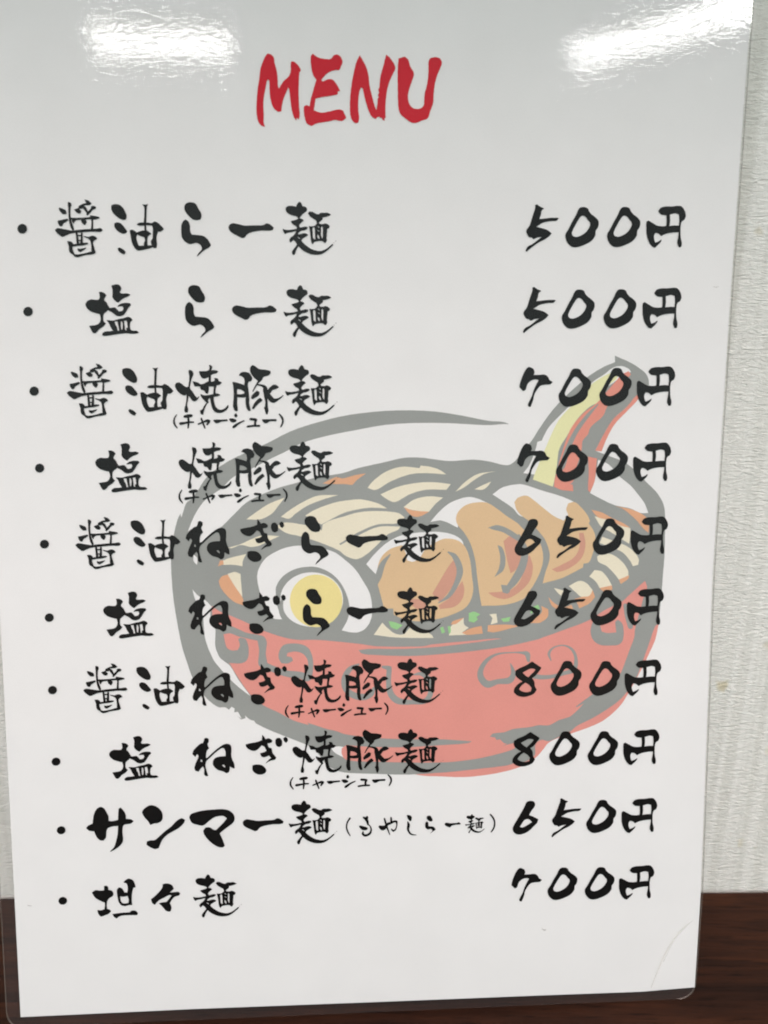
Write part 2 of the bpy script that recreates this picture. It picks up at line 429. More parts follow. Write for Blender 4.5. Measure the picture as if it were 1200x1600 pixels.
# z levels: 6 red rim, 12 grey ground, 20 white/colour, 26.. upper colour, 34 upper grey
SIL = [(795,663),(760,657),(720,649),(680,643),(640,641),(600,642),(560,646),(530,651),(510,656),(472,667),(447,677),(422,690),(397,702),
 (367,715),(342,730),(322,747),(310,765),(299,780),(292,785),(287,798),(284,808),(282,802),(277,814),(271,840),(268,860),(268,890),(271,930),(277,970),(285,1010),
 (293,1035),(300,1055),(310,1072),(325,1092),(342,1104),(352,1104),(358,1108),(362,1103),(367,1106),(366,1112),(372,1111),(378,1122),(373,1119),(370,1117),(377,1123),(384,1121),(383,1117),
 (392,1124),(397,1125),(400,1129),(420,1139),(450,1151),(475,1161),(490,1168),(500,1180),(510,1193),(525,1202),(540,1206),(590,1208),(635,1209),
 (690,1206),(740,1201),(790,1195),(805,1191),(822,1188),(835,1178),(836,1162),(845,1155),(857,1157),(873,1150),(890,1142),(901,1133),(925,1121),
 (948,1107),(967,1093),(981,1077),(995,1054),(1004,1030),(1013,1005),(1023,977),(1028,974),(1030,953),(1033,921),(1035,895),(1037,870),(1038,834),
 (1038,801),(1035,786),(1025,769),(1008,752),(990,734),(975,722),(953,713),(929,704),(941,681),(957,655),(978,636),(995,618),(1010,610),(1013,598),(1009,585),
 (999,576),(985,567),(965,558),(959.7,555.8),(960,566),(943,573),(920,587),(896,607),(873,629),(857,648),(841,671),(827,692),(815,700)]
RIM = [(1030,953),(1028,974),(1023,998),(1013,1021),(1004,1040),(981,1082),(967,1103),(943,1124),(920,1135),(892,1145),(869,1153),(856,1160),
 (848,1170),(836,1183),(815,1196),(780,1206),(740,1212),(715,1213),(690,1212),(655,1210),(600,1195),(700,1150),(860,1100),(960,1000)]
kk = Ink(12*U); kk.poly(SIL, (), 0.12, 2.0); pic = kk.build('bowl_picture', grey, card)
pic['label'] = 'faded grey brush drawing of a ramen bowl printed behind the lettering'
patch('bowl_foot_rim', red, 6, RIM, pic)
# blank paper showing inside the brush outline
blank = [
 [(797,663),(760,664),(700,661),(640,661),(600,664),(560,671),(510,681),(472,692),(447,705),(422,717),(397,730),(365,745),(347,762),(322,780),(310,795),(301,812),(294,830),(299,826),(308,846),(316,846),(340,827),(347,822),(367,802),
  (385,785),(410,772),(435,762),(460,755),(497,745),(535,739),(560,731),(600,722),(632,715),(660,715),(675,717),(702,720),(740,718),(765,721),(785,726),(795,726),(803,721),(810,713),(817,702),(824,690),(818,685),(808,672)],
 [(303,866),(309,872),(308,882),(303,876)],
 [(301,920),(310,930),(320,936),(331,947),(329,962),(335,975),(337,985),(337,1010),(345,1027),(360,1040),(372,1060),(392,1087),(370,1070),(352,1052),(335,1032),(332,1026),(325,1010),(320,992),(317,960),(311,945),(305,935)],
 [(517,1167),(530,1165),(540,1167),(536,1175),(541,1184),(530,1179),(521,1173)],
 [(934,718),(948,724),(957,732),(967,744),(984,758),(995,771),(1006,786),(1012,801),(999,801),(984,794),(960,789),(940,780),(921,770),(928,752),(931,735)],
 [(957,574.5),(970,572),(981,576),(985,581),(975,585),(948,604),(925,612),(911,622),(887,652),(873,672),(862,695),(850,725),(841,742),(817,739),(827,725),(836,702),(839,690),(846,688),(848,683),(857,667),(873,650),(887,636),(925,597),(943,585)],
]
for q in blank: patch('blank_area', paper_m, 18, q, pic)
# spoon
patch('spoon_face', lemon, 22, [(948,585),(925,599),(911,613),(892,634),(873,655),(862,676),(852,699),(841,725),(834,742),(832,749),(863,760),(865,752),(869,730),(873,702),(885,681),(901,655),(920,636),(939,625),(948,604),(962,592),(967,580)], pic)
patch('spoon_edge', spoonred, 26, [(932,629),(911,645),(892,668),(881,695),(873,722),(866,748),(865,760),(876,765),(895,767),(894,757),(890,756),(895,751),(896,742),(903,720),(908,702),(909,690),(911,686),(918,678),(920,671),(925,664),(941,650),(948,635),(962,618),(971,608),(974,597),(985,585),(981,580),(971,585),(960,597),(946,613)], pic)
line('brush_line', [(933,632,1),(915,652,3),(898,676,3.5),(886,702,4),(878,728,4),(875,736,1)], pic, 30)
patch('spoon_edge', spoonred, 22, [(993,618),(978,636),(957,655),(941,681),(929,704),(939,705),(948,683),(960,662),(978,643),(995,625),(998,617)], pic)
patch('spoon_edge', spoonred, 22, [(918,713),(932,716),(930,735),(928,752),(921,769),(918,765),(919,740)], pic)
# noodles
noodles = [
 [(385,811),(400,800),(420,787),(445,777),(435,790),(425,802),(407,811)],
 [(439,807),(455,795),(477,782),(497,774),(529,773),(505,780),(480,790),(462,802),(452,810)],
 [(574,762),(582,752),(602,737),(627,729),(655,731),(657,727),(672,729),(687,734),(697,741),(665,739),(640,741),(610,752),(587,765)],
 [(594,772),(622,760),(652,754),(677,753),(704,756),(697,765),(665,765),(640,772),(617,784),(605,780)],
 [(630,792),(647,780),(670,775),(692,777),(680,787),(670,799),(655,798),(642,796)],
 [(477,805),(492,796),(522,785),(545,781),(565,780),(590,786),(605,794),(577,793),(552,797),(535,802),(502,819)],
 [(504,819),(515,813),(535,807),(560,800),(590,798),(622,801),(632,808),(622,817),(590,819),(560,831),(540,843),(527,851),(515,846),(502,834)],
 [(432,822),(445,816),(472,819),(497,825),(515,838),(532,851),(556,838),(590,823),(625,822),(622,827),(605,835),(590,850),(572,866),(557,873),(540,868),(530,860),(510,851),(485,842),(467,837),(447,832)],
 [(357,855),(375,850),(395,841),(410,836),(437,837),(420,845),(405,852),(392,854),(377,851),(362,856)],
 [(349,875),(360,871),(385,865),(380,875),(379,884),(365,882),(349,882)],
 [(356,896),(367,893),(376,896),(377,910),(379,932),(370,920),(360,905)],
 [(711,768),(727,752),(747,740),(775,736),(757,740),(740,750),(725,761)],
 [(741,764),(755,757),(767,752),(760,761),(752,765)],
 [(936,848),(940,838),(956,844),(975,851),(988,860),(997,873),(996,882),(988,884),(983,875),(971,862),(950,853)],
 [(932,869),(941,864),(956,866),(971,877),(980,890),(981,899),(966,905),(960,897),(947,884),(934,877)],
 [(920,900),(928,890),(939,892),(949,903),(955,914),(936,918),(930,908)],
 [(888,915),(904,907),(915,910),(925,921),(920,930),(908,932),(899,925)],
 [(865,918),(880,922),(876,930),(871,926)],
 [(584,991),(597,972),(605,980),(617,989),(630,990),(640,980),(665,986),(675,992),(677,996),(652,996),(615,995)],
 [(701,992),(705,977),(724,965),(725,975),(732,980),(722,987),(730,991)],
 [(764,959),(775,958),(777,972),(766,975),(769,965)],
 [(928,806),(952,813),(984,825),(984,834),(982,849),(969,841),(952,830),(939,823)],
]
for q in noodles: patch('noodle', cream, 22, q, pic)
broth = [
 [(341,884),(344,875),(349,875),(350,881)],
 [(347,900),(356,897),(367,915),(380,935),(380,945),(367,940),(355,930),(345,917),(342,907)],
 [(504,755),(525,745),(535,747),(555,742),(572,739),(557,750),(550,757),(540,756),(515,756)],
 [(631,792),(645,797),(670,799),(657,806),(647,807),(638,801)],
 [(923,796),(939,800),(956,809),(973,817),(984,824),(969,821),(952,812),(934,808)],
 [(960,790),(984,795),(999,801),(1011,810),(1013,821),(1012,832),(1004,825),(993,812),(973,795)],
 [(966,905),(982,898),(981,903),(969,912)],
 [(936,918),(955,914),(956,920),(947,924),(941,923)],
 [(897,935),(908,932),(920,930),(925,921),(929,932),(920,942),(904,950),(902,944)],
 [(856,932),(866,942),(880,948),(892,944),(895,950),(880,955),(862,946)],
 [(845,946),(856,951),(855,963),(843,972),(829,973),(800,980),(790,981),(815,972),(838,963),(846,955)],
 [(704,975),(707,970),(725,964),(712,974)],
 [(721,988),(735,981),(752,977),(754,989),(730,991)],
 [(761,986),(762,976),(790,975),(810,977),(797,981),(772,987)],
]
for q in broth: patch('broth', orange, 24, q, pic)
# egg
patch('egg_white', paper_m, 22, [(402,900),(405,887),(415,872),(430,862),(447,855),(467,852),(497,855),(522,862),(540,875),(555,889),(567,907),(577,925),(581,945),(580,965),(572,980),(560,987),(547,987),(534,984),(543,967),(546,950),(542,930),(532,910),(517,895),(497,886),(480,885),(460,889),(442,900),(432,915),(431,927),(433,945),(442,967),(427,965),(417,950),(410,935),(405,920)], pic)
patch('egg_white', paper_m, 22, [(494+49*math.cos(a)-7, 937+42.5*math.sin(a)-1) for a in [i*math.pi/14 for i in range(28)]], pic)
patch('egg_yolk', yolk, 26, [(494+41*math.cos(a), 938+41*math.sin(a)) for a in [i*math.pi/14 for i in range(28)]], pic)
line('brush_line', [(442,930,1),(440,955,4),(455,975,5),(478,986,7),(510,984,6),(535,970,6),(540,950,2.5),(538,930,1)], pic, 30)
# pork slices
patch('pork_fat', paper_m, 20, [(572,881),(585,865),(605,847),(627,836),(660,831),(690,831),(710,836),(722,845),(725,860),(640,885),(595,905)], pic)
patch('pork_slice', pork, 24, [(590,885),(597,868),(610,857),(628,851),(633,862),(636,875),(645,877),(655,872),(664,858),(680,847),(695,841),(715,844),(727,855),(734,875),(737,900),(739,920),(735,937),(725,950),(702,961),(680,967),(652,970),(627,965),(615,960),(614,950),(600,950),(596,935),(592,920),(589,907)], pic)
patch('pork_fat', paper_m, 20, [(672,815),(685,800),(700,787),(715,780),(732,776),(747,779),(760,785),(740,800),(715,812),(715,824),(690,813)], pic)
patch('pork_slice', pork, 24, [(712,810),(715,800),(725,790),(740,785),(760,785),(777,795),(790,805),(808,817),(820,829),(835,838),(844,850),(848,870),(845,888),(835,910),(825,925),(817,935),(790,944),(752,946),(749,930),(745,900),(742,875),(735,850),(725,832),(715,820)], pic)
patch('pork_fat', paper_m, 20, [(769,772),(785,761),(810,756),(822,758),(843,765),(876,775),(895,783),(890,800),(880,815),(860,812),(813,806),(800,793)], pic)
patch('pork_slice', pork, 24, [(803,784),(809,777),(822,774),(832,780),(848,793),(865,806),(880,813),(887,804),(884,795),(887,786),(897,784),(908,793),(918,806),(921,814),(919,817),(928,832),(929,849),(923,871),(919,878),(911,880),(910,886),(893,895),(876,903),(847,911),(852,892),(857,877),(858,864),(852,845),(843,832),(826,814),(813,804),(806,795)], pic)
for q in ([(710,872),(700,885),(685,910),(675,927),(687,940),(702,922),(712,905),(714,885)],
          [(722,907),(725,920),(722,935),(710,947),(687,951),(685,945),(700,935),(712,920)],
          [(637,938),(650,935),(665,940),(668,952),(650,950)],
          [(786,845),(795,837),(805,842),(813,855),(815,872),(805,890),(797,895),(792,875)],
          [(827,867),(832,885),(827,907),(810,925),(790,935),(772,932),(762,925),(780,924),(795,922),(810,910),(817,892),(821,872)],
          [(904,832),(911,832),(914,851),(908,871),(891,886),(871,893),(861,889),(876,882),(895,871),(904,856)]):
    patch('meat_grain', pink, 30, q, pic)
line('brush_line', [(609,866,1),(598,880,4),(591,900,5),(588,910,3)], pic, 36)
line('brush_line', [(700,862,1.2),(710,869,4),(718,890,5),(713,910,4),(701,930,3),(685,941,.8)], pic, 36)
patch('brush_line', grey, 36, [(762,824),(775,820),(790,824),(810,837),(817,850),(802,841),(785,831),(770,827)], pic)
line('brush_line', [(810,836,2),(819,858,5),(816,882,6),(804,905,6),(792,920,4)], pic, 38)
patch('brush_line', grey, 40, [(782,913),(795,914),(796,924),(792,927),(785,925)], pic)
patch('brush_line', grey, 36, [(777,851),(784,855),(789,872),(786,890),(772,901),(779,887),(781,870)], pic)
# spring onion
for q in ([(607,970),(615,971),(629,976),(620,983),(611,979)], [(687,980),(692,978),(695,987),(690,989)],
          [(732,957),(740,955),(750,959),(744,963),(746,967),(740,972),(732,970)], [(782,966),(797,963),(795,970),(786,971)],
          [(830,948),(840,944),(843,950),(835,955),(828,958)], [(699,978),(703,977),(704,986),(701,990)]):
    patch('spring_onion', green, 34, q, pic)
# bowl side
SIDE = [(331,946),(345,955),(360,961),(390,974),(410,984),(457,998),(497,999),(560,1005),(590,1009),(660,1009),(675,1006),(740,1000),(777,997),(810,1001),
 (840,997),(873,986),(920,968),(943,953),(971,939),(981,930),(1002,911),(1007,907),(1010,918),(1004,935),(1000,950),(993,975),(991,984),(990,995),(983,1014),(976,1033),
 (967,1054),(950,1072),(925,1085),(892,1117),(873,1124),(857,1132),(841,1132),(827,1135),(801,1138),(787,1143),(770,1145),(765,1150),(773,1151),(775,1155),(781,1154),(787,1160),(792,1161),(785,1164),(802,1160),(806,1164),(802,1169),(777,1177),(740,1185),
 (690,1190),(590,1189),(541,1186),(534,1177),(534,1168),(545,1160),(535,1145),(497,1135),(460,1125),(435,1112),(412,1101),(392,1085),(372,1057),(360,1037),(348,1015),(340,985),(333,965)]
patch('bowl_side', red, 22, SIDE, pic)
patch('brush_line', grey, 28, [(560,1015),(577,1013),(627,1013),(680,1010),(740,1003),(777,998),(800,996),(845,985),(850,994),(840,998),(790,1009),(740,1016),(690,1021),(640,1024),(577,1022),(565,1020)], pic)
patch('brush_line', grey, 28, [(480,1128),(535,1145),(560,1149),(590,1152),(640,1154),(690,1154),(737,1157),(730,1160),(690,1163),(640,1166),(590,1166),(540,1162),(500,1150)], pic)
patch('brush_line', grey, 28, [(836,1140),(845,1146),(858,1148),(868,1144),(876,1149),(860,1153),(840,1150)], pic)
CURL = [(315,85),(310,130),(312,200),(335,265),(380,295),(430,302),(475,300),(505,280),(515,240),(512,190),(495,150),(465,140),(450,150),(460,190),(447,218),(412,222),(380,205),(367,165),(358,120),(400,115),(450,133),(520,150),(570,160),(580,220),(575,305),(590,325),(640,347),(700,370),(760,387),(830,395),(880,415),(908,400),(918,320),(912,260),(890,210),(850,185),(780,178),(730,190),(705,230),(703,270),(720,302),(760,302),(792,285),(782,262),(752,258),(757,237),(800,228),(850,240),(880,275),(886,330),(875,362),(820,352),(750,345),(690,325),(632,300),(622,240),(628,170),(610,135),(560,122),(500,110),(450,88),(400,68),(345,60)]
patch('brush_line', grey, 34, [(260+x/4, 960+y/4) for x, y in CURL], pic)
line('brush_line', [(598,1041,2),(608,1043,4),(607,1067,4),(611,1084,5),(622,1094,5),(645,1096,3.5),(664,1094,4),(672,1083,4),(671,1062,4),(658,1052,3),(646,1053,1)], pic, 34)
line('brush_line', [(560,1037,1.5),(546,1045,4),(538,1060,4.5),(540,1075,4.5),(552,1085,5),(568,1088,5),(580,1083,4),(584,1074,2)], pic, 34)
line('brush_line', [(825,1031,2.5),(823,1021,4),(815,1019,2),(802,1018.5,1),(777,1021,1.5),(761,1030,3),(751,1045,4),(751,1058,5),(761,1068,5.5),(777,1064,4),(795,1062,5),(801,1054,4),(800,1044,2.5),(797,1036,.8)], pic, 34)
line('brush_line', [(832,1055,4),(845,1057,3.5),(862,1056,3),(880,1051,3),(896,1045,3.5),(899,1028,2.5),(893,1014,2),(880,1007.5,1),(864,1011,1.2),(857,1020,2),(860,1031,.8)], pic, 34)
BOX = [(620,475),(608,540),(625,595),(670,628),(740,633),(800,625),(825,590),(828,520),(815,480),(790,460),(772,475),(780,545),(720,549),(682,540),(672,490),(682,470),(650,462)]
patch('brush_line', grey, 34, [(780+x/4.286, 860+y/4.286) for x, y in BOX], pic)
line('brush_line', [(976,945,3),(980,960,5),(984,978,4)], pic, 34)
line('brush_line', [(900,1103,.8),(911,1096,1.8),(928,1085,3)], pic, 34)

# ------------------------------------------------------------------ lettering
ink = printed('black_ink', rgb(9, 9, 9), 0.12, rough=0.8)
redink = printed('red_ink', rgb(203, 0, 34), 0.05, rough=0.8)
ZI = 60*U
# each: zoom origin x, y, scale, list of shapes ('p' outline + holes / 's' stroke x, y, radius)
G = {}
G['shou'] = (80, 305, 6.667, [
 ('s', [(90,138,4),(112,158,17),(145,182,21),(160,192,8)]),
 ('p', [(78,270),(100,268),(135,260),(172,252),(184,262),(150,285),(130,300),(120,322),(105,325),(90,310),(80,290)]),
 ('s', [(186,80,6),(198,100,17),(196,135,10),(197,200,8),(205,270,9),(218,320,12),(235,362,9)]),
 ('p', [(355,52),(395,65),(425,95),(400,105),(350,108),(335,120),(330,142),(295,142),(293,120),(335,98),(375,88),(368,72)]),
 ('p', [(250,155),(288,140),(318,170),(310,192),(285,190),(265,175)]),
 ('s', [(335,118,8),(358,142,13),(372,165,10),(386,190,8)]),
 ('p', [(425,122),(448,118),(470,128),(465,145),(437,155),(407,190),(385,212),(374,204),(385,182),(420,145)]),
 ('s', [(215,247,8),(240,252,10),(330,248,8),(425,242,9)]),
 ('p', [(222,250),(275,258),(250,275),(240,298),(228,275)]),
 ('s', [(325,258,10),(350,282,24),(355,302,12)]),
 ('p', [(415,215),(440,220),(500,232),(508,243),(440,258),(441,300),(440,358),(424,358),(427,300),(428,262),(412,240)]),
 ('p', [(48,365),(75,350),(150,362),(220,374),(300,366),(380,360),(480,355),(520,350),(540,368),(520,382),(440,380),(320,388),(210,400),(160,420),(125,434),(100,420),(65,390)]),
 ('s', [(272,398,8),(278,450,9),(285,512,11)]), ('s', [(325,400,8),(325,450,9),(322,505,12)]),
 ('s', [(280,424,5),(320,424,5)]), ('s', [(282,474,4),(322,476,4)]),
 ('p', [(176,485),(215,490),(237,515),(225,545),(235,588),(244,608),(222,614),(200,590),(192,530)]),
 ('s', [(225,528,9),(280,520,9),(340,512,11),(385,506,6)]),
 ('p', [(283,560),(310,564),(370,552),(345,572),(312,592),(290,582)]),
 ('s', [(232,612,4),(270,634,12),(350,619,8),(440,602,13),(462,600,6)]),
 ('p', [(345,432),(400,440),(435,428),(470,440),(482,458),(450,475),(440,500),(455,560),(467,600),(440,612),(430,590),(425,520),(415,475),(395,455)])])
G['yu'] = (80, 305, 6.667, [
 ('p', [(635,110),(665,100),(710,105),(750,135),(780,190),(790,225),(780,255),(750,258),(700,232),(650,185),(632,140)]),
 ('p', [(665,300),(690,288),(730,300),(770,345),(795,380),(780,398),(750,402),(700,375),(668,335)]),
 ('p', [(700,560),(715,548),(755,570),(780,595),(765,618),(740,608),(710,585)]),
 ('p', [(955,100),(985,105),(1012,98),(1000,125),(996,200),(993,295),(971,295),(977,200),(976,130)]),
 ('p', [(900,305),(925,292),(1000,290),(1055,295),(1080,278),(1110,290),(1150,325),(1175,355),(1150,378),(1115,382),(1100,440),(1105,520),(1100,550),(1075,552),(1055,530),(1045,480),(1060,460),(1065,400),(1065,345),(1055,318),(1000,315),(940,320),(905,315)]),
 ('s', [(983,310,8),(988,370,9)]),
 ('p', [(892,398),(930,380),(985,372),(1010,378),(1045,405),(1010,435),(1005,500),(1012,545),(975,545),(972,505),(985,475),(975,440),(940,428),(905,412)]),
 ('p', [(825,370),(850,365),(885,385),(903,402),(890,440),(900,490),(918,532),(985,530),(1050,528),(1060,545),(1010,560),(910,577),(880,555),(850,500),(835,430)])])
G['ra'] = (270, 305, 6.667, [
 ('p', [(130,110),(155,85),(200,80),(240,95),(265,140),(295,190),(300,225),(290,255),(255,262),(210,252),(165,210),(130,160)]),
 ('p', [(95,320),(110,280),(135,258),(165,280),(180,320),(183,380),(200,415),(250,420),(320,430),(360,460),(390,505),(398,525),(380,545),(330,575),(255,640),(275,605),(305,570),(305,540),(280,510),(245,497),(215,505),(180,510),(140,490),(105,450),(95,400)])])
G['bar'] = (270, 305, 6.667, [
 ('p', [(585,335),(600,310),(630,297),(690,308),(750,322),(850,320),(940,318),(980,300),(1010,308),(1050,340),(1045,362),(1010,370),(920,370),(830,385),(780,405),(750,440),(725,447),(690,430),(640,405),(600,375)])])
G['men'] = (430, 305, 10, [
 ('p', [(170,200),(200,180),(260,175),(330,190),(345,150),(375,110),(400,125),(425,180),(470,190),(495,215),(490,250),(440,290),(405,325),(385,352),(350,345),(320,330),(250,310),(200,285),(170,245)]),
 ('p', [(248,412),(300,400),(345,385),(366,368),(345,345),(388,345),(380,370),(425,382),(442,405),(410,430),(385,455),(370,485),(392,520),(342,528),(335,495),(290,465),(258,435)]),
 ('p', [(120,535),(170,550),(250,548),(340,530),(400,515),(460,500),(505,505),(500,525),(460,550),(420,556),(370,568),(330,562),(250,580),(190,590),(160,608),(140,590)]),
 ('p', [(395,540),(340,560),(300,625),(240,675),(228,705),(240,742),(262,722),(280,700),(310,720),(345,775),(320,810),(290,850),(265,895),(280,935),(300,935),(315,900),(325,865),(350,820),(365,800),(430,860),(500,900),(570,925),(640,932),(720,922),(780,890),(840,840),(905,780),(890,770),(820,830),(760,865),(700,880),(640,872),(560,845),(480,790),(430,745),(405,712),(430,680),(480,650),(512,628),(490,608),(440,603),(380,620),(352,616),(365,590),(410,556)],
   [(340,654),(370,657),(393,680),(383,690),(360,675)]),
 ('s', [(912,754,3),(918,748,3)]), ('s', [(942,725,2.5),(950,718,2)]),
 ('p', [(515,285),(540,262),(580,270),(640,300),(680,305),(710,285),(760,285),(820,285),(868,310),(840,325),(790,340),(735,350),(735,380),(715,400),(680,430),(690,455),(740,460),(780,450),(815,460),(848,490),(840,515),(810,530),(805,600),(800,680),(805,710),(785,745),(770,745),(740,720),(680,718),(610,735),(585,768),(572,745),(560,690),(545,560),(530,490),(560,495),(610,490),(635,470),(655,440),(640,400),(590,365),(545,330)],
   [(582,520),(600,502),(620,520),(625,600),(630,690),(610,697),(590,670),(585,600)],
   [(645,490),(672,484),(690,505),(686,528),(668,505)],
   [(655,540),(692,560),(696,582),(662,562)],
   [(658,612),(685,637),(694,690),(672,690),(655,650)],
   [(715,502),(735,487),(747,520),(747,600),(746,678),(727,675),(712,620),(714,540)])])
G['shio'] = (130, 435, 10, [
 ('p', [(258,215),(300,218),(340,235),(368,268),(340,310),(335,340),(370,380),(415,460),(440,465),(500,458),(530,480),(560,520),(590,520),(625,510),(640,470),(630,440),(590,435),(545,445),(580,410),(640,390),(700,388),(740,395),(750,418),(710,460),(670,530),(630,575),(565,590),(520,575),(470,535),(395,495),(350,535),(325,560),(318,620),(325,670),(358,705),(320,750),(260,790),(225,830),(200,855),(165,850),(140,810),(105,745),(160,738),(230,725),(270,690),(285,630),(270,560),(200,540),(120,510),(60,450),(50,400),(75,360),(130,335),(190,340),(250,340),(270,300),(265,250)]),
 ('p', [(450,120),(490,105),(550,100),(590,130),(598,170),(575,215),(600,240),(700,240),(740,258),(710,280),(640,310),(590,345),(555,378),(510,350),(470,300),(470,230),(468,170)]),
 ('p', [(375,655),(420,660),(480,662),(560,640),(640,625),(710,605),(755,625),(775,655),(745,680),(735,740),(745,800),(780,820),(840,822),(878,848),(830,862),(740,862),(690,855),(580,865),(480,880),(340,898),(310,885),(310,860),(350,835),(420,830),(480,820),(440,760),(410,695)],
   [(497,672),(545,670),(560,740),(575,820),(545,820),(530,760),(507,720)],
   [(592,672),(620,672),(630,730),(625,800),(602,808),(592,740)],
   [(642,662),(688,656),(698,700),(706,770),(682,782),(688,812),(660,808),(652,740)])])
G['yaki'] = (265, 560, 6.667, [
 ('p', [(205,120),(235,130),(250,160),(235,200),(222,250),(215,310),(240,345),(265,385),(290,412),(312,394),(290,430),(265,445),(240,435),(215,400),(200,385),(192,440),(185,490),(195,530),(190,560),(165,560),(160,530),(172,480),(180,420),(182,375),(150,382),(110,360),(75,320),(62,280),(75,255),(105,252),(140,275),(175,300),(200,295),(208,240),(210,180),(203,140)]),
 ('p', [(415,68),(440,78),(445,92),(435,125),(480,125),(508,135),(490,152),(450,162),(430,175),(432,225),(430,245),(460,240),(475,230),(470,205),(500,210),(515,235),(545,250),(530,268),(490,280),(480,330),(480,365),(510,368),(528,380),(500,392),(460,398),(465,450),(480,500),(510,530),(545,535),(585,515),(612,483),(612,510),(580,545),(530,565),(480,555),(450,520),(435,460),(425,410),(408,420),(400,440),(410,455),(390,475),(365,530),(350,585),(330,575),(320,542),(345,530),(360,500),(390,460),(365,435),(335,400),(325,372),(365,385),(420,380),(460,372),(462,330),(465,290),(410,290),(408,330),(400,365),(380,360),(365,335),(330,320),(320,290),(265,288),(245,240),(290,250),(330,270),(370,260),(385,250),(410,240),(412,205),(410,190),(380,205),(350,205),(325,180),(312,135),(350,135),(400,130),(420,110)])])
G['buta'] = (265, 560, 6.667, [
 ('p', [(725,175),(745,150),(790,142),(835,160),(862,205),(850,235),(825,240),(815,270),(822,330),(830,420),(830,470),(845,540),(830,545),(812,530),(800,490),(795,440),(798,400),(760,405),(705,400),(705,470),(712,540),(695,548),(678,535),(665,490),(672,400),(668,300),(658,245),(690,250),(740,265),(780,280),(785,240),(775,200),(745,180)],
   [(705,315),(750,324),(783,346),(780,368),(730,375),(702,370)]),
 ('p', [(842,100),(865,70),(895,85),(935,112),(1000,120),(1052,132),(1048,160),(1020,178),(978,192),(960,225),(940,245),(915,225),(880,195),(850,150)]),
 ('s', [(932,235,9),(907,275,6),(885,312,5),(868,345,2.5)]),
 ('s', [(915,272,5),(960,281,9),(992,300,17),(1005,350,25),(1040,400,24),(1080,437,23),(1128,425,10),(1160,405,5),(1187,383,2)]),
 ('p', [(1012,345),(1050,300),(1085,275),(1115,280),(1138,300),(1110,315),(1070,330),(1050,360),(1030,365)]),
 ('s', [(985,320,10),(1000,380,14),(1010,450,11),(1010,500,13),(1013,540,17),(1014,576,7)]),
 ('p', [(985,512),(1005,505),(1000,545)]),
 ('p', [(852,402),(875,370),(912,337),(937,350),(928,382),(892,407),(860,422)]),
 ('p', [(862,518),(890,460),(930,420),(948,412),(968,437),(935,462),(900,497),(875,527)])])
G['note'] = (265, 640, 6.316, [
 ('s', [(73,48,3),(50,90,6),(50,135,8),(80,182,3)]),
 ('s', [(150,68,11),(185,62,15),(218,58,13)]), ('s', [(187,75,8),(190,120,9),(186,180,5)]), ('s', [(110,137,13),(150,131,10),(200,123,7),(240,122,6)]),
 ('s', [(285,142,5),(330,124,6),(372,108,11),(392,112,13),(372,148,6)]), ('s', [(315,85,7),(330,125,8),(352,182,5)]),
 ('s', [(440,105,6),(466,114,17),(510,108,9),(570,103,7)]),
 ('s', [(655,45,10),(656,60,15)]), ('s', [(600,95,10),(625,105,19),(650,108,12)]), ('s', [(632,172,10),(647,160,12),(690,130,7),(738,108,4)]),
 ('s', [(800,92,11),(830,95,11),(855,98,11),(845,130,9),(850,158,9)]), ('s', [(770,166,8),(820,159,8),(888,158,8)]),
 ('s', [(920,100,6),(948,113,18),(990,104,9),(1050,102,9)]),
 ('s', [(1082,42,4),(1112,80,8),(1118,120,7),(1098,170,4)])])
G['5'] = (800, 310, 8, [
 ('p', [(285,90),(305,82),(345,110),(392,132),(362,155),(350,210),(330,265),(400,258),(480,250),(575,250),(550,280),(480,285),(380,305),(330,335),(290,360),(350,375),(430,400),(485,440),(455,475),(400,515),(330,550),(250,605),(200,645),(178,668),(165,655),(190,610),(260,570),(330,515),(375,483),(310,490),(262,512),(240,490),(210,485),(175,425),(180,395),(215,345),(240,270),(265,190),(285,130)])])
G['0'] = (800, 310, 8, [
 ('p', [(835,130),(880,115),(935,130),(955,170),(990,210),(1030,240),(1070,290),(1065,360),(1035,410),(1030,465),(985,530),(910,575),(810,610),(740,605),(690,560),(665,500),(665,450),(700,390),(740,310),(790,220)],
   [(880,218),(920,240),(940,270),(965,300),(970,340),(940,400),(890,450),(810,487),(760,480),(738,450),(745,410),(785,330),(820,270),(850,230)])])
G['en'] = (930, 310, 8, [
 ('p', [(780,165),(810,125),(870,108),(950,108),(1030,100),(1070,110),(1105,160),(1118,220),(1100,270),(1070,290),(1055,350),(1052,420),(1055,490),(1068,560),(1062,610),(1035,612),(1018,560),(1030,480),(1035,425),(960,428),(870,445),(815,472),(780,440),(740,432),(722,470),(725,520),(740,560),(780,545),(818,520),(800,555),(735,618),(700,600),(660,540),(635,450),(632,370),(635,300),(655,282),(710,315),(760,345),(830,355),(880,350),(884,290),(882,212),(850,210),(810,200)],
   [(920,205),(990,187),(1038,202),(1043,270),(1036,348),(990,345),(914,350),(922,280)])])
G['7'] = (790, 570, 8, [
 ('p', [(265,40),(290,30),(340,55),(352,95),(340,128),(410,128),(480,125),(520,150),(540,190),(578,215),(550,240),(490,245),(430,258),(390,300),(350,370),(335,440),(305,520),(285,522),(275,500),(290,460),(320,400),(350,310),(380,245),(410,190),(370,178),(310,195),(265,240),(240,310),(215,325),(170,280),(175,240),(200,160),(230,90)])])
G['6'] = (790, 1240, 10, [
 ('p', [(320,125),(350,105),(420,105),(450,140),(440,190),(400,240),(355,320),(420,345),(500,385),(480,440),(430,490),(370,550),(290,600),(200,620),(140,600),(108,550),(115,500),(165,410),(230,300),(290,190)],
   [(330,378),(370,390),(410,430),(330,480),(260,515),(210,505),(245,450),(280,400)])])
